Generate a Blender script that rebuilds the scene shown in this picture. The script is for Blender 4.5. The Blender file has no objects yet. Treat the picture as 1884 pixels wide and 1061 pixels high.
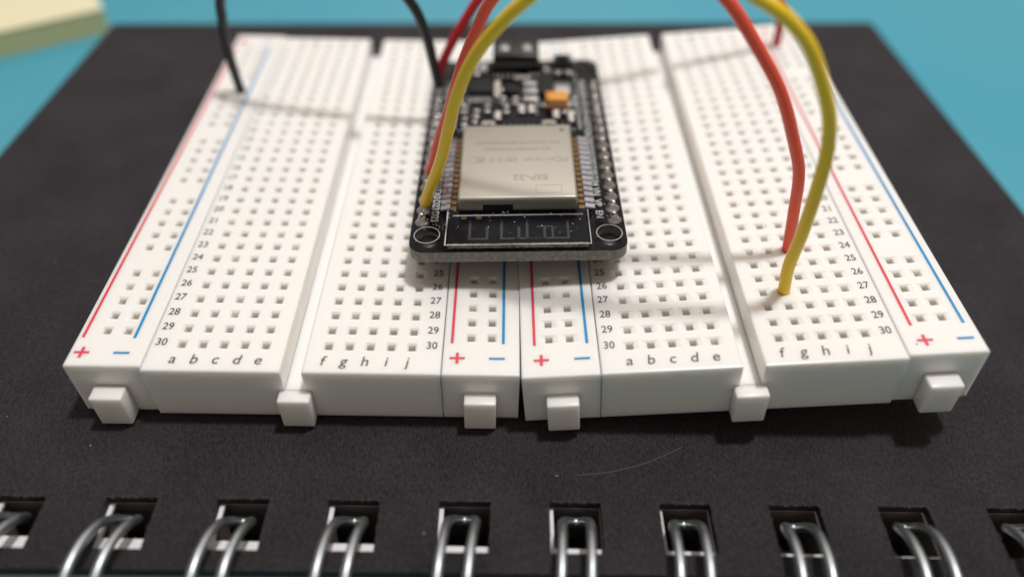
import bpy, bmesh, math, random
from mathutils import Vector, Matrix
random.seed(7)
S = 0.1                       # everything below is written in millimetres; 1 scene unit = 1 cm
scene = bpy.context.scene
COL = scene.collection

# ------------------------------------------------------------------ camera
cam = bpy.data.cameras.new('camera')
cam.sensor_width = 360.0
cam.lens = 360.0 * 1407.6 / 1884.0
cam.clip_start = 0.1
cam.clip_end = 2000
cam.dof.use_dof = True
cam.dof.focus_distance = 9.65
cam.dof.aperture_fstop = cam.lens * 1e-3 / (2 * 0.185)
co = bpy.data.objects.new('camera', cam)
COL.objects.link(co)
co.matrix_world = (Matrix.Translation(Vector((24.833, -97.663, 71.3006)) * S)
                   @ Matrix.Rotation(math.radians(-1.06634), 4, 'Z')
                   @ Matrix.Rotation(math.radians(44.96516), 4, 'X')
                   @ Matrix.Rotation(math.radians(1.66993), 4, 'Z'))
scene.camera = co

# ------------------------------------------------------------------ world, lamps, exposure
world = bpy.data.worlds.new('World')
scene.world = world
world.use_nodes = True
bg = world.node_tree.nodes['Background']
bg.inputs['Color'].default_value = (1.0, 0.87, 0.74, 1)
bg.inputs['Strength'].default_value = 0.235

def area(name, loc, target, power, shape, sx, sy=None, color=(1, 1, 1)):
    l = bpy.data.lights.new(name, 'AREA')
    l.shape = shape
    l.size = sx
    if sy: l.size_y = sy
    l.energy = power
    l.color = color
    o = bpy.data.objects.new(name, l)
    COL.objects.link(o)
    o.location = loc
    o.rotation_euler = (Vector(target) - Vector(loc)).to_track_quat('-Z', 'Y').to_euler()
    return o
area('desk_lamp', (13.3, 4.8, 60), (2.7, 0, 0), 26500, 'DISK', 5.0, color=(1.0, 0.985, 0.965))
area('fill_panel', (10, 235, 170), (10, 235, 0), 215000, 'RECTANGLE', 220, 390, color=(1.0, 0.975, 0.945))  # added panel standing in for bright wall and ceiling, sized for even shield reflections

scene.view_settings.view_transform = 'Standard'
scene.view_settings.look = 'None'
scene.view_settings.exposure = 0.14
scene.view_settings.gamma = 1
scene.cycles.use_denoising = True
scene.cycles.max_bounces = 10
scene.cycles.sample_clamp_indirect = 6

# ------------------------------------------------------------------ materials
def mat(name, color, rough=0.5, metal=0.0, spec=0.5, sss=0.0, sss_r=(1, .8, .6), sss_s=0.1, coat=0.0,
        noise=None, bump=None, rnoise=None, coat_r=0.1):
    m = bpy.data.materials.new(name)
    m.use_nodes = True
    nt = m.node_tree
    b = nt.nodes['Principled BSDF']
    b.inputs['Base Color'].default_value = (*color, 1)
    b.inputs['Roughness'].default_value = rough
    b.inputs['Metallic'].default_value = metal
    b.inputs['Specular IOR Level'].default_value = spec
    b.inputs['Coat Weight'].default_value = coat
    b.inputs['Coat Roughness'].default_value = coat_r
    if sss:
        b.inputs['Subsurface Weight'].default_value = sss
        b.inputs['Subsurface Radius'].default_value = sss_r
        b.inputs['Subsurface Scale'].default_value = sss_s
    tc = None
    def coord():
        nonlocal tc
        if tc is None: tc = nt.nodes.new('ShaderNodeTexCoord')
        return tc.outputs['Object']
    if noise:           # (scale, other colour, low, high)
        sc, c2, lo, hi = noise
        n = nt.nodes.new('ShaderNodeTexNoise'); n.inputs['Scale'].default_value = sc
        n.inputs['Detail'].default_value = 5
        nt.links.new(coord(), n.inputs['Vector'])
        r = nt.nodes.new('ShaderNodeMapRange'); r.inputs['From Min'].default_value = lo; r.inputs['From Max'].default_value = hi
        nt.links.new(n.outputs['Fac'], r.inputs['Value'])
        x = nt.nodes.new('ShaderNodeMix'); x.data_type = 'RGBA'
        x.inputs['A'].default_value = (*color, 1); x.inputs['B'].default_value = (*c2, 1)
        nt.links.new(r.outputs['Result'], x.inputs['Factor'])
        nt.links.new(x.outputs['Result'], b.inputs['Base Color'])
    if rnoise:
        sc, lo, hi = rnoise
        n = nt.nodes.new('ShaderNodeTexNoise'); n.inputs['Scale'].default_value = sc
        n.inputs['Detail'].default_value = 4
        nt.links.new(coord(), n.inputs['Vector'])
        r = nt.nodes.new('ShaderNodeMapRange'); r.inputs['From Min'].default_value = .35; r.inputs['From Max'].default_value = .65
        r.inputs['To Min'].default_value = lo; r.inputs['To Max'].default_value = hi
        nt.links.new(n.outputs['Fac'], r.inputs['Value'])
        nt.links.new(r.outputs['Result'], b.inputs['Roughness'])
    if bump:
        sc, st = bump
        n = nt.nodes.new('ShaderNodeTexNoise'); n.inputs['Scale'].default_value = sc; n.inputs['Detail'].default_value = 4
        nt.links.new(coord(), n.inputs['Vector'])
        bp = nt.nodes.new('ShaderNodeBump'); bp.inputs['Strength'].default_value = st; bp.inputs['Distance'].default_value = 0.02
        nt.links.new(n.outputs['Fac'], bp.inputs['Height'])
        nt.links.new(bp.outputs['Normal'], b.inputs['Normal'])
    return m

M_WHITE = mat('white_plastic', (.88, .86, .84), .30, sss=.85, sss_r=(1.0, .86, .72), sss_s=.15)
def speckle(m, scale, thr, col, keep):
    nt = m.node_tree; b = nt.nodes['Principled BSDF']; tc = nt.nodes.new('ShaderNodeTexCoord')
    vo = nt.nodes.new('ShaderNodeTexVoronoi'); vo.inputs['Scale'].default_value = scale
    nt.links.new(tc.outputs['Object'], vo.inputs['Vector'])
    lt = nt.nodes.new('ShaderNodeMath'); lt.operation = 'LESS_THAN'; lt.inputs[1].default_value = thr
    nt.links.new(vo.outputs['Distance'], lt.inputs[0])
    sp = nt.nodes.new('ShaderNodeSeparateColor'); nt.links.new(vo.outputs['Color'], sp.inputs['Color'])
    g = nt.nodes.new('ShaderNodeMath'); g.operation = 'GREATER_THAN'; g.inputs[1].default_value = keep
    nt.links.new(sp.outputs['Red'], g.inputs[0])
    mm = nt.nodes.new('ShaderNodeMath'); mm.operation = 'MULTIPLY'
    nt.links.new(lt.outputs[0], mm.inputs[0]); nt.links.new(g.outputs[0], mm.inputs[1])
    cl = nt.nodes.new('ShaderNodeTexNoise'); cl.inputs['Scale'].default_value = .7; cl.inputs['Detail'].default_value = 3
    nt.links.new(tc.outputs['Object'], cl.inputs['Vector'])
    c0 = b.inputs['Base Color'].default_value[:]
    y = nt.nodes.new('ShaderNodeMix'); y.data_type = 'RGBA'; y.inputs['A'].default_value = c0
    y.inputs['B'].default_value = (c0[0] * .965, c0[1] * .955, c0[2] * .925, 1)
    nt.links.new(cl.outputs['Fac'], y.inputs['Factor'])
    x = nt.nodes.new('ShaderNodeMix'); x.data_type = 'RGBA'; x.inputs['B'].default_value = (*col, 1)
    nt.links.new(mm.outputs[0], x.inputs['Factor']); nt.links.new(y.outputs['Result'], x.inputs['A'])
    nt.links.new(x.outputs['Result'], b.inputs['Base Color'])
speckle(M_WHITE, 2.6, .045, (.18, .16, .14), .86)
M_CONTACT = mat('contact_metal', (.30, .26, .20), .45, .7, noise=(6, (.62, .58, .5), .5, .7))
M_CLIP = mat('bright_clip', (.70, .68, .64), .35, .8)
M_PRINT = mat('black_print', (.05, .05, .052), .5, noise=(40, (.14, .14, .14), .55, .75))
M_RED = mat('red_print', (.72, .045, .085), .45)
M_BLUE = mat('blue_print', (.0, .25, .56), .45)
M_MASK = mat('black_solder_mask', (.0045, .0045, .007), .25, spec=.11, rnoise=(10, .2, .32))
M_FR4 = mat('board_edge', (.17, .16, .135), .65, noise=(25, (.30, .285, .24), .45, .7), bump=(60, .4))
M_SILK = mat('white_silkscreen', (.48, .49, .49), .55)
M_TIN = mat('solder', (.60, .585, .58), .26, 1.0, rnoise=(20, .18, .38))
M_PAD = mat('tinned_pad', (.50, .48, .53), .34, 1.0, rnoise=(20, .25, .5))
M_GOLD = mat('gold_pad', (.22, .14, .06), .45, 1.0)
M_CAN = mat('shield_steel', (.50, .465, .405), .40, .74, rnoise=(3, .42, .47))
M_ETCH = mat('etched_steel', (.43, .40, .35), .48, 1.0)
M_CHIP = mat('chip_epoxy', (.012, .012, .013), .5, spec=.22, bump=(80, .1))
M_USB = mat('usb_shell', (.055, .05, .047), .3, 1.0)
M_TANT = mat('tantalum_orange', (.70, .30, .035), .4)
M_MLCC = mat('ceramic_beige', (.48, .42, .36), .45)
M_TAN2 = mat('tin_end', (.70, .68, .66), .3, 1.0)
M_HEADER = mat('header_plastic', (.014, .014, .014), .45)
M_YELLOW = mat('yellow_insulation', (.93, .61, .022), .36, sss=.12, sss_r=(1, .7, .1), sss_s=.05, rnoise=(14, .3, .44))
M_ORANGE = mat('orange_insulation', (.86, .10, .05), .32, sss=.12, sss_r=(1, .3, .1), sss_s=.05, rnoise=(14, .3, .44))
M_REDW = mat('red_insulation', (.50, .012, .022), .36, sss=.1, sss_r=(1, .2, .2), sss_s=.04)
M_BLACKW = mat('black_insulation', (.012, .012, .012), .34)
M_COPPER = mat('tinned_copper', (.62, .52, .44), .3, 1.0)
M_WIRE = mat('binding_wire', (.48, .51, .53), .40, 1.0, rnoise=(12, .36, .46))
M_FILM = mat('dark_film', (.014, .016, .018), .16)
M_PAPER = mat('white_paper', (.74, .73, .74), .8)
M_PAGES = mat('shade_toned_pages', (.13, .105, .092), .8)  # page colour darkened to stand in for shade inside the binding holes
M_NOTE = mat('pale_yellow_paper', (.80, .74, .50), .8)
M_NOTES = mat('yellow_paper_edges', (.76, .68, .36), .85, noise=(9, (.66, .60, .30), .4, .6))
M_DESK = mat('cyan_desk', (.052, .325, .445), .42, spec=.4, noise=(.12, (.08, .35, .45), .35, .65))
M_DUST = mat('dust', (.62, .62, .60), .8)

def cover_material():
    m = bpy.data.materials.new('black_card_cover'); m.use_nodes = True
    nt = m.node_tree; b = nt.nodes['Principled BSDF']
    tc = nt.nodes.new('ShaderNodeTexCoord')
    fib = nt.nodes.new('ShaderNodeTexNoise'); fib.inputs['Scale'].default_value = 38; fib.inputs['Detail'].default_value = 6
    fib.inputs['Roughness'].default_value = .7
    st = nt.nodes.new('ShaderNodeMapping'); st.inputs['Scale'].default_value = (1, .45, 1); st.inputs['Rotation'].default_value = (0, 0, .5)
    nt.links.new(tc.outputs['Object'], st.inputs['Vector']); nt.links.new(st.outputs['Vector'], fib.inputs['Vector'])
    big = nt.nodes.new('ShaderNodeTexNoise'); big.inputs['Scale'].default_value = .9; big.inputs['Detail'].default_value = 5
    nt.links.new(tc.outputs['Object'], big.inputs['Vector'])
    mx = nt.nodes.new('ShaderNodeMath'); mx.operation = 'MULTIPLY_ADD'
    nt.links.new(big.outputs['Fac'], mx.inputs[0]); mx.inputs[1].default_value = .30
    nt.links.new(fib.outputs['Fac'], mx.inputs[2])
    r = nt.nodes.new('ShaderNodeValToRGB')
    r.color_ramp.elements[0].position = .45; r.color_ramp.elements[0].color = (.0052, .0045, .0053, 1)
    r.color_ramp.elements[1].position = .86; r.color_ramp.elements[1].color = (.056, .048, .056, 1)
    nt.links.new(mx.outputs[0], r.inputs['Fac'])
    # sparse pale lint
    vo = nt.nodes.new('ShaderNodeTexVoronoi'); vo.inputs['Scale'].default_value = 3.2
    nt.links.new(tc.outputs['Object'], vo.inputs['Vector'])
    lt = nt.nodes.new('ShaderNodeMath'); lt.operation = 'LESS_THAN'; lt.inputs[1].default_value = .045
    nt.links.new(vo.outputs['Distance'], lt.inputs[0])
    sep = nt.nodes.new('ShaderNodeSeparateColor'); nt.links.new(vo.outputs['Color'], sep.inputs['Color'])
    g = nt.nodes.new('ShaderNodeMath'); g.operation = 'GREATER_THAN'; g.inputs[1].default_value = .62
    nt.links.new(sep.outputs['Red'], g.inputs[0])
    mm = nt.nodes.new('ShaderNodeMath'); mm.operation = 'MULTIPLY'
    nt.links.new(lt.outputs[0], mm.inputs[0]); nt.links.new(g.outputs[0], mm.inputs[1])
    x = nt.nodes.new('ShaderNodeMix'); x.data_type = 'RGBA'
    x.inputs['B'].default_value = (.20, .19, .19, 1)
    nt.links.new(mm.outputs[0], x.inputs['Factor']); nt.links.new(r.outputs['Color'], x.inputs['A'])
    nt.links.new(x.outputs['Result'], b.inputs['Base Color'])
    b.inputs['Roughness'].default_value = .62
    b.inputs['Specular IOR Level'].default_value = .30
    bp = nt.nodes.new('ShaderNodeBump'); bp.inputs['Strength'].default_value = .9; bp.inputs['Distance'].default_value = .05
    nt.links.new(fib.outputs['Fac'], bp.inputs['Height'])
    nt.links.new(bp.outputs['Normal'], b.inputs['Normal'])
    return m
M_COVER = cover_material()

# ------------------------------------------------------------------ helpers
class MB:
    """collects vertices and faces in millimetres"""
    def __init__(self): self.v = []; self.f = []; self.m = []; self.s = []
    def quad(self, pts, mi=0, smooth=False):
        i = len(self.v); self.v += [tuple(q) for q in pts]; self.f.append(tuple(range(i, i + len(pts)))); self.m.append(mi); self.s.append(smooth)
    def box(self, x0, x1, y0, y1, z0, z1, b=0.0, mi=0, seg=2):
        bm = bmesh.new()
        vs = [bm.verts.new((x, y, z)) for x in (x0, x1) for y in (y0, y1) for z in (z0, z1)]
        for q in ((0, 1, 3, 2), (4, 6, 7, 5), (0, 4, 5, 1), (2, 3, 7, 6), (0, 2, 6, 4), (1, 5, 7, 3)):
            bm.faces.new([vs[k] for k in q])
        if b: bmesh.ops.bevel(bm, geom=bm.edges[:], offset=b, segments=seg, profile=.5, affect='EDGES')
        self.add_bm(bm, mi, bool(b))
    def add_bm(self, bm, mi=0, smooth=False):
        bm.verts.index_update(); i = len(self.v)
        self.v += [tuple(v.co) for v in bm.verts]
        for f in bm.faces:
            self.f.append(tuple(i + v.index for v in f.verts)); self.m.append(mi); self.s.append(smooth)
        bm.free()
    def tube(self, pts, r, n=12, mi=0, cap=True):
        pts = [Vector(q) for q in pts]; rr = r if isinstance(r, (list, tuple)) else [r] * len(pts)
        t0 = (pts[1] - pts[0]).normalized()
        nrm = t0.orthogonal().normalized(); i0 = len(self.v); k = len(pts)
        for i, q in enumerate(pts):
            t = (pts[min(i + 1, k - 1)] - pts[max(i - 1, 0)]).normalized()
            nrm = (nrm - t * nrm.dot(t)).normalized(); bn = t.cross(nrm)
            for j in range(n):
                a = 2 * math.pi * j / n
                self.v.append(tuple(q + (nrm * math.cos(a) + bn * math.sin(a)) * rr[i]))
        for i in range(k - 1):
            for j in range(n):
                a = i0 + i * n + j; b = i0 + i * n + (j + 1) % n
                self.f.append((a, b, b + n, a + n)); self.m.append(mi); self.s.append(True)
        if cap:
            self.f.append(tuple(i0 + j for j in range(n))[::-1]); self.m.append(mi); self.s.append(False)
            self.f.append(tuple(i0 + (k - 1) * n + j for j in range(n))); self.m.append(mi); self.s.append(False)
    def lathe(self, prof, n=14, mi=0, c=(0, 0), jit=0.0):
        i0 = len(self.v)
        for r, z in prof:
            for j in range(n):
                a = 2 * math.pi * j / n; q = r * (1 + random.uniform(-jit, jit))
                self.v.append((c[0] + q * math.cos(a), c[1] + q * math.sin(a), z))
        for i in range(len(prof) - 1):
            for j in range(n):
                a = i0 + i * n + j; b = i0 + i * n + (j + 1) % n
                self.f.append((a, b, b + n, a + n)); self.m.append(mi); self.s.append(True)
        k = len(prof) - 1
        self.f.append(tuple(i0 + k * n + j for j in range(n))); self.m.append(mi); self.s.append(True)
    def mesh(self, name, mats):
        me = bpy.data.meshes.new(name)
        me.from_pydata([(a * S, b * S, c * S) for a, b, c in self.v], [], self.f)
        for q in (mats if isinstance(mats, (list, tuple)) else [mats]): me.materials.append(q)
        me.polygons.foreach_set('material_index', self.m)
        me.polygons.foreach_set('use_smooth', self.s)
        me.update()
        return me
    def build(self, name, mats, parent=None, loc=None):
        return link(name, self.mesh(name, mats), parent, loc)

def link(name, me, parent=None, loc=None, rotz=0):
    o = bpy.data.objects.new(name, me); COL.objects.link(o)
    if parent: o.parent = parent
    if loc is not None: o.location = Vector(loc) * S
    if rotz: o.rotation_euler = (0, 0, rotz)
    return o
def thing(name, label, cat, loc=(0, 0, 0), group=None):
    o = bpy.data.objects.new(name, None); COL.objects.link(o)
    o.empty_display_size = .5
    o.location = Vector(loc) * S
    tag(o, label, cat, group); return o
def tag(o, label, cat, group=None):
    o['label'] = label; o['category'] = cat
    if group: o['group'] = group
    return o
_text = {}
def text_mesh(body, size, m, shear=0.0, extrude=.012, weight=0.0):
    key = (body, size, m.name, shear, weight)
    if key in _text: return _text[key]
    c = bpy.data.curves.new('lettering', 'FONT')
    c.body = body; c.size = size * S; c.align_x = 'CENTER'; c.align_y = 'CENTER'
    c.extrude = extrude * S; c.resolution_u = 3; c.shear = shear; c.offset = weight * S
    o = bpy.data.objects.new('lettering', c); COL.objects.link(o)
    dg = bpy.context.evaluated_depsgraph_get(); dg.update()
    me = bpy.data.meshes.new_from_object(o.evaluated_get(dg))
    me.name = 'lettering'
    me.materials.clear(); me.materials.append(m)
    bpy.data.objects.remove(o); bpy.data.curves.remove(c)
    _text[key] = me
    return me
def smooth_path(pts, per=8):
    p = [Vector(q) for q in pts]; out = []
    P_ = [p[0] * 2 - p[1]] + p + [p[-1] * 2 - p[-2]]
    for i in range(1, len(P_) - 2):
        a, b, c, d = P_[i - 1], P_[i], P_[i + 1], P_[i + 2]
        for k in range(per):
            t = k / per
            out.append(.5 * ((2 * b) + (c - a) * t + (2 * a - 5 * b + 4 * c - d) * t * t + (3 * b - a - 3 * c + d) * t ** 3))
    out.append(p[-1]); return out

# ------------------------------------------------------------------ desk
ZN = -8.9                      # top of the notebook cover
ZD = -20.0                     # desk top
d = MB(); d.box(-900, 900, -500, 900, ZD - 25, ZD, 0)
o = d.build('desk', M_DESK); o['kind'] = 'structure'

# ------------------------------------------------------------------ notebook
nb = thing('spiral_notebook', 'black spiral bound notebook lying on the cyan desk under the breadboards', 'notebook', (20, 0, ZD))
NBO = Vector((20, 0, ZD))
def nbm(mb, name, m): 
    mb.v = [(a - NBO.x, b - NBO.y, c - NBO.z) for a, b, c in mb.v]
    return mb.build(name, m, nb)
HX = [20.95 + 12.75 * k for k in range(-6, 8)]
def sheet(z0, z1, hx, hw, y0, y1, front, m, name, tilt=0.0, back=((-61.9, 63.0), (109.3, 71.2)), sides=(-66.0, 115.0), chips=0.0, side_mi=0):
    """one sheet with a row of rectangular punched holes; outline follows the slightly trapezoid notebook"""
    mb = MB(); xs = [sides[0]]
    for h in hx: xs += [h - hw, h + hw]
    xs.append(sides[1]); ys = [front, y0, y1, y1 + 12, back[0][1]]
    def pt(i, j, z):
        x, y = xs[i], ys[j]
        if j == 1: y += tilt * (x - 20)
        if j == 4:
            f = (x - sides[0]) / (sides[1] - sides[0]); x = back[0][0] + f * (back[1][0] - back[0][0]); y = back[0][1] + f * (back[1][1] - back[0][1])
        elif i in (0, len(xs) - 1):
            f = (y - front) / (67 - front); s = back[0][0] if i == 0 else back[1][0]; x = x + (s - x) * f
        return (x, y, z)
    n = len(xs)
    for i in range(n - 1):
        for j in range(4):
            hole = (j == 1 and i % 2 == 1)
            if not hole:
                mb.quad([pt(i, j, z1), pt(i + 1, j, z1), pt(i + 1, j + 1, z1), pt(i, j + 1, z1)])
                mb.quad([pt(i, j + 1, z0), pt(i + 1, j + 1, z0), pt(i + 1, j, z0), pt(i, j, z0)])
            else:
                c = [pt(i, 1, 0), pt(i + 1, 1, 0), pt(i + 1, 2, 0), pt(i, 2, 0)]
                for a in range(4):
                    q, r = c[a], c[(a + 1) % 4]
                    mb.quad([(r[0], r[1], z0), (q[0], q[1], z0), (q[0], q[1], z1), (r[0], r[1], z1)], side_mi)
    for i in range(n - 1):
        for j, fl in ((0, 0), (4, 1)):
            a, b = pt(i, j, 0), pt(i + 1, j, 0)
            if fl: a, b = b, a
            mb.quad([(a[0], a[1], z0), (b[0], b[1], z0), (b[0], b[1], z1), (a[0], a[1], z1)])
    for j in range(4):
        for i, fl in ((0, 1), (n - 1, 0)):
            a, b = pt(i, j, 0), pt(i, j + 1, 0)
            if fl: a, b = b, a
            mb.quad([(a[0], a[1], z0), (b[0], b[1], z0), (b[0], b[1], z1), (a[0], a[1], z1)])
    return nbm(mb, name, m)
sheet(ZN - 1.3, ZN, HX, 2.97, -58.7, -52.5, -61.05, M_COVER, 'front_cover')
sheet(ZN - 1.75, ZN - 1.35, [h + .25 for h in HX], 2.72, -57.32, -52.3, -60.7, M_PAPER, 'flyleaf', -.0125)
sheet(ZN - 8.6, ZN - 1.8, [h + .1 for h in HX], 2.85, -58.3, -52.45, -60.85, M_PAGES, 'page_block')
mb = MB(); mb.box(-66, 115, -61.6, 62, ZN - 11.05, ZN - 8.65); nbm(mb, 'back_cover', M_COVER)
fr = MB(); rng = random.Random(3)
for h in HX:
    for k in range(46):
        side = rng.choice('ttttlrbf')
        if side == 't': q = (rng.uniform(h - 3, h + 3), -52.5 + rng.uniform(-.12, .25))
        elif side == 'b': q = (rng.uniform(h - 3, h + 3), -58.7 + rng.uniform(-.3, .1))
        elif side == 'l': q = (h - 2.97 + rng.uniform(-.25, .1), rng.uniform(-58.7, -52.5))
        elif side == 'r': q = (h + 2.97 + rng.uniform(-.1, .25), rng.uniform(-58.7, -52.5))
        else: q = (rng.uniform(h - 6.3, h + 6.3), -61.05 + rng.uniform(0, .5))
        a = rng.uniform(0, 6.28); ln = rng.uniform(.06, .22); z = ZN + rng.uniform(-.02, .03)
        dx, dy = math.cos(a) * ln, math.sin(a) * ln
        fr.tube([(q[0] - dx, q[1] - dy, z), (q[0], q[1], z + .03), (q[0] + dx, q[1] + dy, z)], .03, 4, 0, False)
fo_ = nbm(fr, 'frayed_card_fibres', mat('card_fibre', (.085, .075, .078), .85)); fo_['kind'] = 'stuff'
mb = MB(); mb.box(-66, 115, -60.98, -60.86, ZN - 8.5, ZN - 1.9); nbm(mb, 'page_edges', mat('page_edge_tan', (.50, .42, .36), .8, noise=(30, (.36, .30, .25), .4, .6)))
def binding_loop(x):
    """twin-wire loop: two round wires joined by a bend inside the punched hole"""
    R = 7.6; cy, cz = -61.2, ZN - 4.6; pts = []; jx, jy, jr = random.uniform(-.22, .22), random.uniform(-.12, .12), random.uniform(-.2, .2)
    R += jr; cy += jy; x += jx
    for sgn in (-1, 1):
        leg = []
        for i in range(30):
            a = math.radians(20 + i * 8)       # 0 faces the sheets, 90 deg is the top of the arch, 250 deg lies in front underneath
            wd = (.30, .70, .92, 1.0)[min(i, 3)]
            leg.append((x + sgn * 1.58 * wd - .010 * (math.degrees(a) - 20) + .15, cy + R * math.cos(a), cz + R * math.sin(a)))
        pts.append(leg)
    path = pts[0][::-1] + pts[1]
    mb = MB(); mb.tube(smooth_path(path, 3), .55, 12)
    return nbm(mb, 'binding_loop', M_WIRE)
for h in HX[1:]: binding_loop(h)
# a long faint scratch on the cover
mb = MB(); sp = smooth_path([(34.0, -48.9, ZN + .01), (38.5, -48.3, ZN + .01), (43, -46.9, ZN + .01), (47.5, -44.7, ZN + .01)], 6)
mb.tube(sp, .045, 5); nbm(mb, 'scratch', mat('scratch_fibre', (.10, .09, .095), .8))

# ------------------------------------------------------------------ sticky notes
pc = Vector((-72.6, 80.7, 0)); u = Vector((-18.7, -12.4, 0)).normalized(); w = Vector((-.553, .833, 0)).normalized()
sn = thing('sticky_note_pad', 'pale yellow sticky note pad lying on the desk behind the notebook', 'notepad', (pc.x, pc.y, ZD))
def slab(name, z0, z1, m, shrink=0):
    mb = MB(); q = [pc + u * shrink + w * shrink, pc + u * (76 - shrink) + w * shrink, pc + u * (76 - shrink) + w * (76 - shrink), pc + u * shrink + w * (76 - shrink)]
    q = [(a.x - pc.x, a.y - pc.y) for a in q][::-1]
    mb.quad([(a, b, z1) for a, b in q]); mb.quad([(a, b, z0) for a, b in q[::-1]])
    for i in range(4):
        a, b = q[i], q[(i + 1) % 4]
        mb.quad([(a[0], a[1], z0), (b[0], b[1], z0), (b[0], b[1], z1), (a[0], a[1], z1)])
    return mb.build(name, m, sn)
slab('sheet_stack', 0, 5.9, M_NOTES, .15)
slab('top_sheet', 5.92, 6.05, M_NOTE)

# ------------------------------------------------------------------ breadboards
P = 2.54
COLX = {'a': -13.97, 'b': -11.43, 'c': -8.89, 'd': -6.35, 'e': -3.81, 'f': 3.81, 'g': 6.35, 'h': 8.89, 'i': 11.43, 'j': 13.97}
HT = 8.5; HL = 41.0; HW = 26.86; RAILY = .42
def ypos(r): return (15.5 - r) * P
RAILROWS = [r + .5 for r in range(1, 30) if r not in (6, 12, 18, 24)]
def punched(mb, x0, x1, y0, y1, z, cols, rows, trough=False, skip=()):
    """flat top with square funnel holes"""
    bv = .22
    rows = sorted(rows, reverse=True)          # rows given as y
    xs = [x0 + bv] + [cols[0] - P / 2] + [c + P / 2 for c in cols] + [x1 - bv]
    ys = [y0 + bv]; kind = []
    for y in sorted(rows):
        if y - P / 2 - ys[-1] > .01: ys.append(y - P / 2); kind.append(None)
        ys.append(y + P / 2); kind.append(y)
    ys.append(y1 - bv); kind.append(None)
    fo = .66; fi = .42; fd = .16
    fx = 1.12 if trough else fo
    for j in range(len(ys) - 1):
        for i in range(len(xs) - 1):
            xa, xb, ya, yb = xs[i], xs[i + 1], ys[j], ys[j + 1]
            if kind[j] is None or i == 0 or i == len(xs) - 2:
                mb.quad([(xa, ya, z), (xb, ya, z), (xb, yb, z), (xa, yb, z)]); continue
            cx, cy = cols[i - 1], kind[j]; clip = random.random() < .13
            def ring(hx, hy, zz): return [(cx - hx, cy - hy, zz), (cx + hx, cy - hy, zz), (cx + hx, cy + hy, zz), (cx - hx, cy + hy, zz)]
            rg = [ring(P / 2, P / 2, z), ring(fx, fo, z), ring(fi + .08, fi + .08, z - fd), ring(fi, fi, z - fd - .1), ring(fi, fi, z - (1.0 if clip else 2.2))]
            for a in range(4):
                for k in range(4):
                    q, r2 = rg[a], rg[a + 1]; n = (k + 1) % 4
                    mb.quad([q[k], q[n], r2[n], r2[k]])
            mb.quad(rg[4], 2 if clip else 1)
def rounded_sides(mb, x0, x1, y0, y1, z0, z, open_sides=''):
    """side walls with a rounded top edge; bottom"""
    bv = .22; prof = []
    for k in range(4):
        a = math.radians(30 * k); prof.append((bv * (1 - math.sin(a)), z - bv * (1 - math.cos(a))))   # inset, z
    prof.append((0, z0))
    def rect(ins, zz): return [(x0 + ins, y0 + ins, zz), (x1 - ins, y0 + ins, zz), (x1 - ins, y1 - ins, zz), (x0 + ins, y1 - ins, zz)]
    for k in range(len(prof) - 1):
        q, r2 = rect(*prof[k]), rect(*prof[k + 1])
        for a in range(4):
            n = (a + 1) % 4
            mb.quad([r2[a], r2[n], q[n], q[a]], 0, k < 3)
    mb.quad(rect(0, z0)[::-1])
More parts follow.
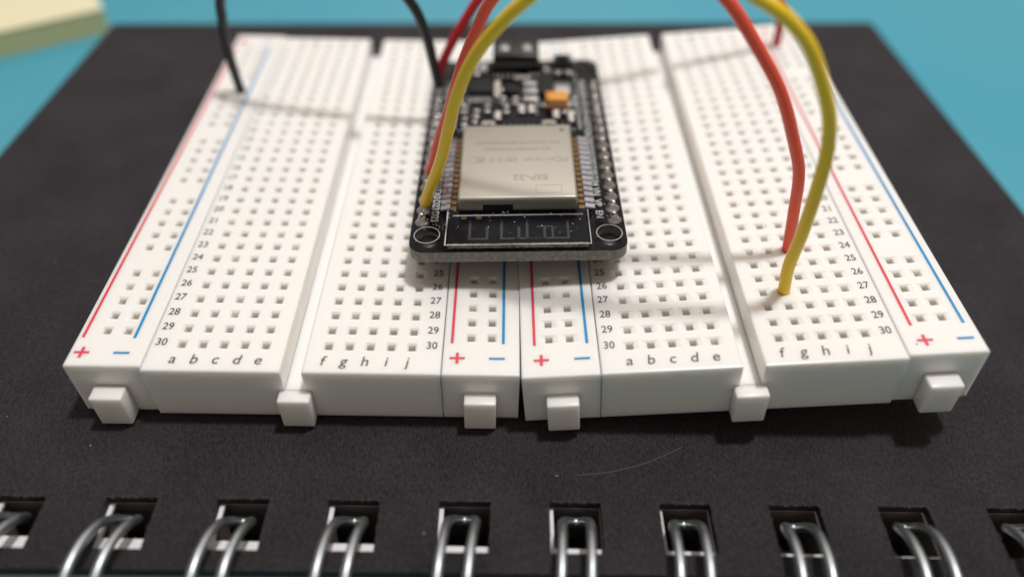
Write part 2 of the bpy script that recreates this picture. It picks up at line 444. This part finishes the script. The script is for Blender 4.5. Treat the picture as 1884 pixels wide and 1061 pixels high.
def breadboard(label, M4, rails, trough):
    root = thing('breadboard', label, 'breadboard', group='white solderless breadboards joined side by side')
    root.matrix_world = M4 @ Matrix.Translation((0, 0, -HT * S))
    T = HT
    # terminal strip: two punched blocks with the channel floor between them
    mb = MB()
    for x0, x1, cs in ((-17.70, -1.27, 'abcde'), (1.27, 17.70, 'fghij')):
        punched(mb, x0, x1, -HL, HL, T, [COLX[c] for c in cs], [ypos(r) for r in range(1, 31)], trough)
        rounded_sides(mb, x0, x1, -HL, HL, 0, T)
    mb.box(-1.30, 1.30, -HL + .02, HL - .5, .05, T - 3.45)          # channel floor
    strip = mb.build('terminal_strip', [M_WHITE, M_CONTACT, M_CLIP], root)
    for r in range(1, 31):
        for x in (-16.45, 16.35):
            link('row_number', text_mesh(str(r), 1.62, M_PRINT), strip, (x + random.uniform(-.05, .05), ypos(r) + .22 + random.uniform(-.05, .05), T + .02)).scale = (.88, 1, 1)
    for c in COLX:
        for y in (-39.25, 39.1):
            link('column_letter', text_mesh(c, 2.05, M_PRINT, .12), strip, (COLX[c] - .35 * (1 if y < 0 else 0), y, T + .02))
    for side, rl, bl, dy, dz in rails:
        x0, x1 = (17.80, 27.12 if not trough else HW) if side > 0 else (-27.15 if trough else -HW, -17.80)
        cs = sorted((side * 21.12, side * 23.66))
        mb = MB(); tz = T + dz; y0 = -HL + dy; y1 = HL + dy
        punched(mb, x0, x1, y0, y1, tz, cs, [ypos(r) + RAILY + dy * .5 for r in RAILROWS], trough)
        rounded_sides(mb, x0, x1, y0, y1, 0, tz)
        rail = mb.build('power_rail', [M_WHITE, M_CONTACT, M_CLIP], root)
        ye0, ye1 = ypos(29.8) + RAILY - .2, ypos(1.2) + RAILY
        for nm, x, m in (('red_line', cs[0] + rl, M_RED), ('blue_line', cs[1] + bl, M_BLUE)):
            l = MB(); l.box(x - .17, x + .17, ye0, ye1, tz + .004, tz + .022); l.build(nm, m, rail)
        for y in (-38.45, 38.9):
            l = MB(); xp = cs[0] + rl + .75
            l.box(xp - .92, xp + .92, y - .17, y + .17, tz + .004, tz + .022); l.box(xp - .18, xp + .18, y - .85, y + .85, tz + .005, tz + .024)
            l.build('plus_sign', M_RED, rail)
            l = MB(); xm = cs[1] + bl - .75
            l.box(xm - .95, xm + .95, y - .16, y + .16, tz + .004, tz + .022); l.build('minus_sign', M_BLUE, rail)
    for x, wd in ((-22.4, 1.95), (0.0, 1.95), (22.4, 1.95)):
        l = MB(); l.box(x - wd, x + wd, -HL - 1.75, -HL + .4, -.05, T - 3.5, .22, seg=3); l.build('connector_tab', M_WHITE, root)
    return root
ML = Matrix.Identity(4)
breadboard('left white breadboard with the black jumper wire in its outer rail', ML,
           [(-1, -2.45, 1.25, .5, .06), (1, -2.3, 1.45, 0, -.02)], False)
MR = Matrix(((.99574, -.01097 * 1, -.09156, 5.386291), (.01133, .99993, .00337, -.030435), (.09151, -.00439, .99579, .257639), (0, 0, 0, 1)))
breadboard('right white breadboard with yellow and orange jumper wires in column g and h', MR,
           [(-1, -1.8, 2.05, 0, 0), (1, -1.6, 2.0, .4, .04)], True)

# ------------------------------------------------------------------ microcontroller board
ME = Matrix(((.99932, -.00292, -.03684, 2.675541), (.00427, .99933, .03646, -.179105), (.0367, -.03659, .99866, .518541), (0, 0, 0, 1)))
mc = thing('microcontroller_board', 'black microcontroller board with silver radio shield plugged across both breadboards', 'circuit board')
mc.matrix_world = ME @ Matrix.Translation((0, 0, -.16))
B0 = 1.6                        # top of the circuit board in the local frame
def rrect(x0, x1, y0, y1, r, n=6):
    out = []
    for cx, cy, a0 in ((x1 - r, y1 - r, 0), (x0 + r, y1 - r, 90), (x0 + r, y0 + r, 180), (x1 - r, y0 + r, 270)):
        for k in range(n + 1):
            a = math.radians(a0 + 90 * k / n); out.append((cx + r * math.cos(a), cy + r * math.sin(a)))
    return out
def plate(name, outlines, z0, z1, mats, parent):
    c = bpy.data.curves.new(name, 'CURVE'); c.dimensions = '2D'; c.fill_mode = 'BOTH'; c.extrude = (z1 - z0) / 2 * S
    for ol in outlines:
        sp = c.splines.new('POLY'); sp.points.add(len(ol) - 1); sp.use_cyclic_u = True
        for q, (x, y) in zip(sp.points, ol): q.co = (x * S, y * S, 0, 1)
    o = bpy.data.objects.new(name, c); COL.objects.link(o)
    dg = bpy.context.evaluated_depsgraph_get(); dg.update()
    me = bpy.data.meshes.new_from_object(o.evaluated_get(dg)); bpy.data.objects.remove(o); bpy.data.curves.remove(c)
    me.materials.clear()
    for m in mats: me.materials.append(m)
    for f in me.polygons:
        f.use_smooth = False
        f.material_index = (1 if abs(f.normal.z) < .5 else 0) if len(mats) > 1 else 0
    o = link(name, me, parent, (0, 0, (z0 + z1) / 2)); return o
def circ(cx, cy, r, n=28): return [(cx + r * math.cos(2 * math.pi * k / n), cy + r * math.sin(2 * math.pi * k / n)) for k in range(n)]
holes = [(-11.72, -21.55), (11.72, -21.55), (-11.72, 25.4), (11.72, 25.4)]
pcb = plate('circuit_board', [rrect(-14.05, 14.05, -24.15, 27.9, 2.1)] + [circ(x, y, 1.6) for x, y in holes], 0, B0, [M_MASK, M_FR4], mc)
for x, y in holes:
    l = MB(); l.lathe([(1.59, .04), (1.59, .14), (.01, .15)], 24, 0, (x, y)); l.build('hole_light_stop', M_HEADER, pcb)  # added disc: keeps the hole dark and stops a light spot below
    plate('mounting_ring', [circ(x, y, 1.69), circ(x, y, 1.60)], B0 + .004, B0 + .02, [M_SILK], pcb)
# silkscreen outline round the radio module and around the rear parts
def silk(rects, parent=pcb, name='silkscreen_line'):
    for x0, x1, y0, y1 in rects:
        l = MB(); l.box(x0, x1, y0, y1, B0 + .004, B0 + .02); l.build(name, M_SILK, parent)
silk([(-9.38, -9.22, -23.62, -16.6), (9.22, 9.32, -23.62, -16.6), (-9.38, 9.32, -23.72, -23.60), (-9.0, 9.0, 3.5, 3.62), (-9.6, -9.45, 4, 24), (3.6, 9.2, 10.6, 10.72), (3.5, 3.62, 10.6, 15.5), (9.5, 9.62, 3.5, 15)])
LEFTPINS = 'D23 D22 TX0 RX0 D21 D19 D18 D5 TX2 RX2 D4 D2 D15 GND 3V3'.split()
RIGHTPINS = 'EN VP VN D34 D35 D32 D33 D25 D26 D27 D14 D12 D13 GND VIN'.split()
for k in range(15):
    y = -17.78 + P * k
    for x, t in ((-11.0, LEFTPINS[k]), (10.75, RIGHTPINS[k])):
        link('pin_label', text_mesh(t, 1.34, M_SILK, weight=.02), pcb, (x, y + (.05 if x < 0 else .05), B0 + .016), -math.pi / 2)
# header strips with their pins
for s in (-1, 1):
    l = MB(); l.box(s * 12.7 - 1.25, s * 12.7 + 1.25, -19.05, 19.05, -2.5, -.02, .15)
    hs = l.build('pin_header', M_HEADER, mc)
    for k in range(15):
        y = -17.78 + P * k; mb = MB(); jx, jy = random.uniform(-.1, .1), random.uniform(-.1, .1)
        h = random.uniform(.75, 1.0)
        mb.lathe([(1.02, B0 + .01), (.98, B0 + .08), (.74, B0 + .25), (.54, B0 + .5), (.46, B0 + h)], 12, 0, (s * 12.7, y), .05)
        mb.box(s * 12.7 - .3 + jx, s * 12.7 + .3 + jx, y - .3 + jy, y + .3 + jy, B0 + .4, B0 + h + .45, .12)
        mb.box(s * 12.7 - .32, s * 12.7 + .32, y - .32, y + .32, -8.0, -.1)
        mb.build('header_pin', M_TIN, hs)
# radio module
rm = MB(); rm.box(-9.0, 9.0, -23.4, 2.2, B0 + .03, B0 + .85); 
radio = rm.build('radio_module', M_MASK, mc)
rm = MB(); rm.box(-9.0, 9.0, -23.47, -23.405, B0 + .05, B0 + .80); rm.build('module_edge', mat('laminate_edge', (.48, .44, .32), .6, noise=(18, (.20, .18, .13), .42, .62)), radio)
can = MB()
Z0, Z1 = B0 + .87, B0 + 3.1
can.box(-7.9, 7.9, -16.9, 1.2, Z0, Z1, .38, 0, 4)
can.box(-4.6, -.6, -16.93, -16.5, Z0 + .1, Z0 + 1.15, 0, 1)
shield = can.build('metal_shield', [M_CAN, mat('slot_dark', (.004, .004, .004), .7)], radio)
l = MB(); l.lathe([(.30, Z1 + .003), (.28, Z1 + .012)], 14, 0, (6.55, -.35)); l.build('marker_dot', mat('dot_dark', (.03, .028, .025), .6), shield)
for body, x, y, sz in (('ESP-32', 1.8, -12.2, 1.75), ('FCC ID:2AC7Z-ESPWROOM32', .1, -3.6, .92), ('IC:21098-ESPWROOM32', .1, -5.2, .92), ('CE1313', -1.9, -7.9, 1.25), ('211-161007', 3.0, -7.9, .9), ('FC', 6.2, -7.9, 1.7)):
    link('etched_text', text_mesh(body, sz, M_ETCH, weight=.02), shield, (-x if False else x, y, Z1 + .012), math.pi)
plate('etched_badge', [rrect(-7.0, -4.4, -8.7, -7.1, .78), rrect(-6.85, -5.75, -8.55, -7.25, .6)], Z1 + .003, Z1 + .012, [M_ETCH], shield)
link('etched_text', text_mesh('Wi', .95, M_ETCH, weight=.03), shield, (-5.1, -7.9, Z1 + .02), math.pi)
plate('etched_badge', [rrect(2.4, 5.9, -15.9, -14.1, .1), rrect(2.5, 5.8, -15.8, -14.2, .08)], Z1 + .003, Z1 + .012, [M_ETCH], shield)
# antenna traces: fine raised meander under the solder mask, two gold feed pads
tr = MB(); zt = B0 + .85
M_TRACE = mat('masked_trace', (.008, .008, .010), .2)
def trc(x0, x1, y0, y1): tr.box(x0, x1, y0, y1, zt + .003, zt + .03)
for x0 in (-6.4, -2.3, 1.0): 
    trc(x0, x0 + .35, -22.4, -18.6); trc(x0, x0 + 2.6, -22.75, -22.4)
    trc(x0 + 2.25, x0 + 2.6, -22.4, -20.2)
trc(-.5, 6.6, -22.75, -22.4); trc(6.3, 6.6, -22.4, -19); trc(2.4, 4.6, -20.35, -20.05); trc(4.3, 4.6, -22.4, -20.3)
tr.build('antenna_trace', M_TRACE, radio)
gl = MB(); gl.box(-8.6, 8.6, -17.75, -17.6, zt + .003, zt + .025); gl.build('module_line', M_SILK, radio)
for x in (-7.1, -5.15):
    l = MB(); l.box(x - .35, x + .35, -18.45, -17.9, zt + .003, zt + .03); l.build('gold_pad', M_GOLD, radio)
for k in range(14):
    y = -15.95 + 1.27 * k
    for s in (-1, 1):
        l = MB(); l.box(s * 8.55 - .46, s * 8.55 + .46, y - .42, y + .42, zt - .5, zt + .04, .03); l.build('gold_pad', M_GOLD, radio)
        l = MB()
        x0, x1 = (9.02, 10.3) if s > 0 else (-10.3, -9.02)
        bm = bmesh.new()
        zz = B0 + .02; hz = random.uniform(.26, .38)
        inn, out = (x0, x1) if s > 0 else (x1, x0)
        vs = [bm.verts.new(q) for q in ((inn, y - .48, zz), (inn, y + .48, zz), (out, y + .48, zz), (out, y - .48, zz), (inn, y - .4, zz + hz), (inn, y + .4, zz + hz), (out, y + .42, zz + .1), (out, y - .42, zz + .1))]
        for q in ((4, 5, 6, 7), (0, 1, 5, 4), (2, 3, 7, 6), (1, 2, 6, 5), (3, 0, 4, 7)):
            bm.faces.new([vs[i] for i in q])
        bmesh.ops.recalc_face_normals(bm, faces=bm.faces)
        l.add_bm(bm); l.build('solder_pad', M_PAD, pcb)
for k in range(10):
    x = -5.7 + 1.27 * k
    l = MB(); l.box(x - .42, x + .42, 2.25, 3.3, B0 + .02, B0 + .45, .1); l.build('solder_pad', M_PAD, pcb)
# usb connector
ub = MB(); ub.box(-4.0, 4.0, 24.4, 31.4, B0 + .02, B0 + 2.75, .35, 0, 3)
usb = ub.build('usb_connector', M_USB, mc)
for x in (-1.95, 1.95):
    l = MB(); l.box(x - .7, x + .7, 26.2, 28.6, B0 + 2.70, B0 + 2.86, .07); l.build('retention_spring', M_TIN, usb)
l = MB(); l.box(-4.3, 4.3, 23.0, 24.6, B0 + .02, B0 + 1.6, .1); l.build('connector_base', M_CHIP, usb)
for k in range(5):
    l = MB(); l.box(-3.7 + k * .82, -3.25 + k * .82, 21.3, 23.1, B0 + .02, B0 + .4, .08); l.build('contact_leg', M_TIN, usb)
for x in (2.2, 3.2):
    l = MB(); l.box(x, x + .6, 21.3, 23.0, B0 + .02, B0 + .5, .1); l.build('contact_leg', M_TIN, usb)
# chips
def chip(name, x0, x1, y0, y1, h, legs, m=M_CHIP):
    l = MB(); l.box(x0, x1, y0, y1, B0 + .12, B0 + h, .08); c = l.build(name, m, mc)
    for a in legs:
        l = MB(); l.box(*a, B0 + .02, B0 + .42, .09); l.build('chip_leg', M_TIN, c)
    return c
chip('usb_serial_chip', -8.0, -3.95, 15.4, 20.4, 1.0, [(-7.9 + k * .49, -7.62 + k * .49, 13.3, 15.45) for k in range(8)] + [(-7.9 + k * .49, -7.62 + k * .49, 20.3, 21.6) for k in range(8)])
chip('voltage_regulator', 3.6, 6.2, 13.6, 20.4, 1.6, [(1.2, 3.65, yy, yy + 1.5) for yy in (13.4, 15.9, 18.4)] + [(6.15, 8.9, 15.2, 19.0)])
def smd(name, x, y, lx, ly, h, m, ends=True):
    if not ends:
        l = MB(); l.box(x - lx / 2, x + lx / 2, y - ly / 2, y + ly / 2, B0 + .02, B0 + h, .1); return l.build(name, m, mc)
    horiz = lx > ly; e = .28
    l = MB()
    if horiz: l.box(x - lx / 2 + e, x + lx / 2 - e, y - ly / 2, y + ly / 2, B0 + .03, B0 + h)
    else: l.box(x - lx / 2, x + lx / 2, y - ly / 2 + e, y + ly / 2 - e, B0 + .03, B0 + h)
    c = l.build(name, m, mc)
    for s in (-1, 1):
        l = MB()
        if horiz:
            a, b = (x - lx / 2 - .25, x - lx / 2 + e) if s < 0 else (x + lx / 2 - e, x + lx / 2 + .25)
            l.box(a, b, y - ly / 2 - .03, y + ly / 2 + .03, B0 + .02, B0 + h + .03, .12)
        else:
            a, b = (y - ly / 2 - .25, y - ly / 2 + e) if s < 0 else (y + ly / 2 - e, y + ly / 2 + .25)
            l.box(x - lx / 2 - .03, x + lx / 2 + .03, a, b, B0 + .02, B0 + h + .03, .12)
        l.build('end_cap', M_TAN2, c)
    return c
tc_ = smd('tantalum_capacitor', 6.45, 12.1, 3.6, 2.7, 1.85, M_TANT, False)
l = MB(); l.box(4.66, 5.1, 10.75, 13.45, B0 + 1.855, B0 + 1.87); l.build('polarity_stripe', mat('tantalum_stripe', (.42, .15, .02), .5), tc_)
for x in (4.4, 8.45):
    l = MB(); l.box(x - .3, x + .3, 11.3, 12.9, B0 + .02, B0 + .5, .1); l.build('end_cap', M_TAN2, tc_)
smd('ceramic_capacitor', -3.15, 16.6, .9, 4.6, .8, M_MLCC)
smd('resistor', -1.5, 16.8, 1.9, 1.0, .5, M_CHIP)
smd('ceramic_capacitor', .9, 20.6, 2.0, .9, .7, M_MLCC)
for x, y in ((-4.7, 10.8), (-1.7, 10.5), (-8.6, 10.7), (.8, 10.6), (2.35, 10.6), (-6.4, 9.2), (-8.2, 6.9)):
    smd('resistor', x, y, .95, 1.8, .5, M_CHIP if x not in (.8, 2.35) else M_MLCC)
for x, y in ((-6.6, 7.6), (-3.0, 8.4), (6.2, 8.6), (-9.0, 13.4), (-9.0, 17.5), (-.2, 13.2), (-2.2, 13.4), (9.3, 12.6), (5.2, 22.6), (-5.6, 24.6), (-6.8, 22.9)):
    smd(*(('resistor', x, y, .9, 1.7, .5, M_CHIP) if (int(x * 10) + int(y)) % 2 else ('ceramic_capacitor', x, y, .95, 1.7, .65, M_MLCC)))
smd('small_transistor', -.6, 16.6, 1.5, 2.6, .9, M_CHIP, False)
silk([(-8.3 + .9 * k, -8.1 + .9 * k, 4.0, 5.0) for k in range(19)])
silk([(-9.9, -9.75, 3.0, 23.5), (9.75, 9.86, 3.5, 22), (-7.9, 3.2, 12.3, 12.42), (-7.9, -7.78, 8.3, 12.3), (3.1, 3.22, 8.0, 12.3), (5.0, 9.0, 22.2, 22.35), (5.0, 5.15, 22.2, 27), (-9.8, -5.2, 22.4, 22.55), (-5.3, -5.2, 22.4, 27)])
smd('ceramic_capacitor', 8.5, 7.4, .9, 1.8, .7, M_MLCC); smd('ceramic_capacitor', 8.2, 9.3, 1.6, .8, .6, M_MLCC)
smd('indicator_light', 5.0, 6.2, 1.6, .8, .6, M_MLCC); smd('indicator_light', -4.4, 6.2, 1.6, .8, .6, M_MLCC)
# push buttons beside the usb socket
for s in (-1, 1):
    l = MB(); l.box(s * 8.0 - 1.5, s * 8.0 + 1.5, 23.2, 27.0, B0 + .02, B0 + 1.5, .15); bt = l.build('push_button', M_CHIP if s > 0 else M_PAD, mc)
    l = MB(); l.lathe([(.85, B0 + 1.45), (.85, B0 + 1.95), (.7, B0 + 2.1)], 16, 0, (s * 8.0, 25.1)); l.build('button_cap', M_CHIP, bt)
    for dx in (-1, 1):
        l = MB(); l.box(s * 8 + dx * .9 - .55, s * 8 + dx * .9 + .55, 22.0, 23.3, B0 + .02, B0 + .6, .15); l.build('button_leg', M_TIN, bt)
# dust and flux crumbs on the board
l = MB()
for k in range(80):
    if k < 34: x, y = random.gauss(-10.8, 1.3), random.gauss(-19.2, .9)
    elif k < 60: x, y = random.uniform(-8.5, 8.6), random.uniform(-23, -18)
    else: x, y = random.choice((-1, 1)) * random.uniform(9.4, 13.8), random.uniform(-23.5, 0)
    if (x + 11.72) ** 2 + (y + 21.55) ** 2 < 3.2 or (x - 11.72) ** 2 + (y + 21.55) ** 2 < 3.2: continue
    z = B0 + (.87 if abs(x) < 8.9 else .02); r = random.uniform(.02, .06)
    l.box(x - r, x + r * random.uniform(.6, 1.6), y - r, y + r, z, z + r)
du = l.build('dust', M_DUST, pcb); du['kind'] = 'stuff'

# ------------------------------------------------------------------ jumper wires
def jumper(label, pts, m, r=.80, ends=(), plug=None):
    base = Vector(pts[0])
    root = thing('jumper_wire', label, 'wire', base)
    path = smooth_path(pts, 8)
    mb = MB(); mb.tube([q - base for q in path], r, 16); ins = mb.build('insulation', m, root)
    for a, b in ends:
        a, b = Vector(a), Vector(b); mb = MB()
        mid = (a + b) / 2 + Vector((.12, -.05, 0))
        mb.tube([q - base for q in smooth_path([a, mid, b], 4)], .26, 8); mb.build('bare_end', M_COPPER, root)
    return root
jumper('yellow jumper wire arching over the shield from the second left pin to column g', [
    (14.34, -17.1, 6.55), (15.1, -17.3, 8.9), (16.75, -17.75, 13.8), (17.95, -18.06, 18.7), (18.9, -18.32, 22.7), (20.0, -18.61, 26.0), (21.6, -19.01, 29.4), (23.9, -19.69, 32.9), (26.5, -20.3, 35.9),
    (31, -21.6, 40.0), (37, -23.2, 42.2), (43.5, -24.9, 42.0), (49.2, -26.4, 39.5), (52.0, -27.2, 38.0), (54.7, -27.9, 35.4), (57.0, -28.5, 31.6), (58.6, -28.9, 28.1),
    (59.5, -29.2, 24.2), (59.9, -29.3, 19.1), (60.1, -29.3, 12.7), (60.0, -29.3, 7.5), (60.5, -29.4, 3.2)], M_YELLOW, .76,
    [((14.34, -17.1, 6.6), (14.1, -17.05, 5.5)), ((60.5, -29.4, 3.3), (60.6, -29.42, 1.0))])
jumper('orange jumper wire arching just behind the yellow one into column h', [
    (14.31, -9.48, 6.18), (14.94, -9.64, 7.71), (15.61, -9.81, 10.39), (16.16, -9.95, 12.35), (17.60, -10.32, 16.91), (18.96, -10.66, 21.86), (20.07, -10.94, 25.15), (21.32, -11.26, 28.36), (23.14, -11.72, 32.28), (27, -12.7, 36.6), (32.5, -14.1, 39.4), (38.5, -15.6, 40.0), (44, -17, 38.6),
    (48.4, -18.1, 35.7), (52.5, -19.15, 31.05), (56.3, -20.1, 25.95), (59.3, -20.87, 19.9), (61.05, -21.3, 15.5), (62.0, -21.54, 9.7), (62.84, -21.8, 3.4)], M_ORANGE, .74,
    [((14.31, -9.48, 6.18), (14.05, -9.4, 5.3)), ((62.8, -21.8, 3.6), (62.9, -21.8, 1.2))])
jumper('red jumper wire from the rearmost left pin to the far right rail', [
    (13.95, 15.97, 6.2), (14.1, 16.0, 7.6), (15.1, 16.3, 10.0), (17.15, 16.88, 13.9), (18.91, 17.39, 16.6), (20.45, 17.83, 18.8), (25, 19.1, 24), (33, 21.5, 30), (43, 24.3, 33.2), (53, 27.2, 32), (61, 29.5, 28), (68, 31.5, 20.5),
    (72.2, 32.7, 13.6), (74.0, 33.22, 10.5), (74.2, 33.25, 7.6), (74.5, 33.37, 4.4)], M_REDW, .78,
    [((13.95, 15.97, 6.3), (13.97, 15.97, 5.0)), ((74.5, 33.37, 4.5), (74.5, 33.37, 2.0))])
jumper('black jumper wire from the left outer rail to the board behind the red wire', [
    (-21.12, 20.74, .05), (-21.36, 20.79, 2.1), (-21.57, 20.83, 6.0), (-21.55, 20.83, 10.6), (-21.15, 20.74, 13.9), (-20.7, 20.65, 16.7), (-18.5, 20.2, 22.5), (-13, 19.0, 28), (-6, 17.6, 30.4), (1.5, 16.0, 28.6), (6.8, 14.9, 24.4),
    (10.13, 14.23, 20.2), (11.48, 13.95, 17.9), (12.62, 13.71, 14.4), (13.34, 13.56, 10.4), (13.8, 13.47, 7.6), (13.97, 13.43, 6.2)], M_BLACKW, .80,
    [((13.97, 13.43, 6.3), (13.98, 13.43, 5.0)), ((-21.12, 20.74, .1), (-21.12, 20.74, -2.0))])
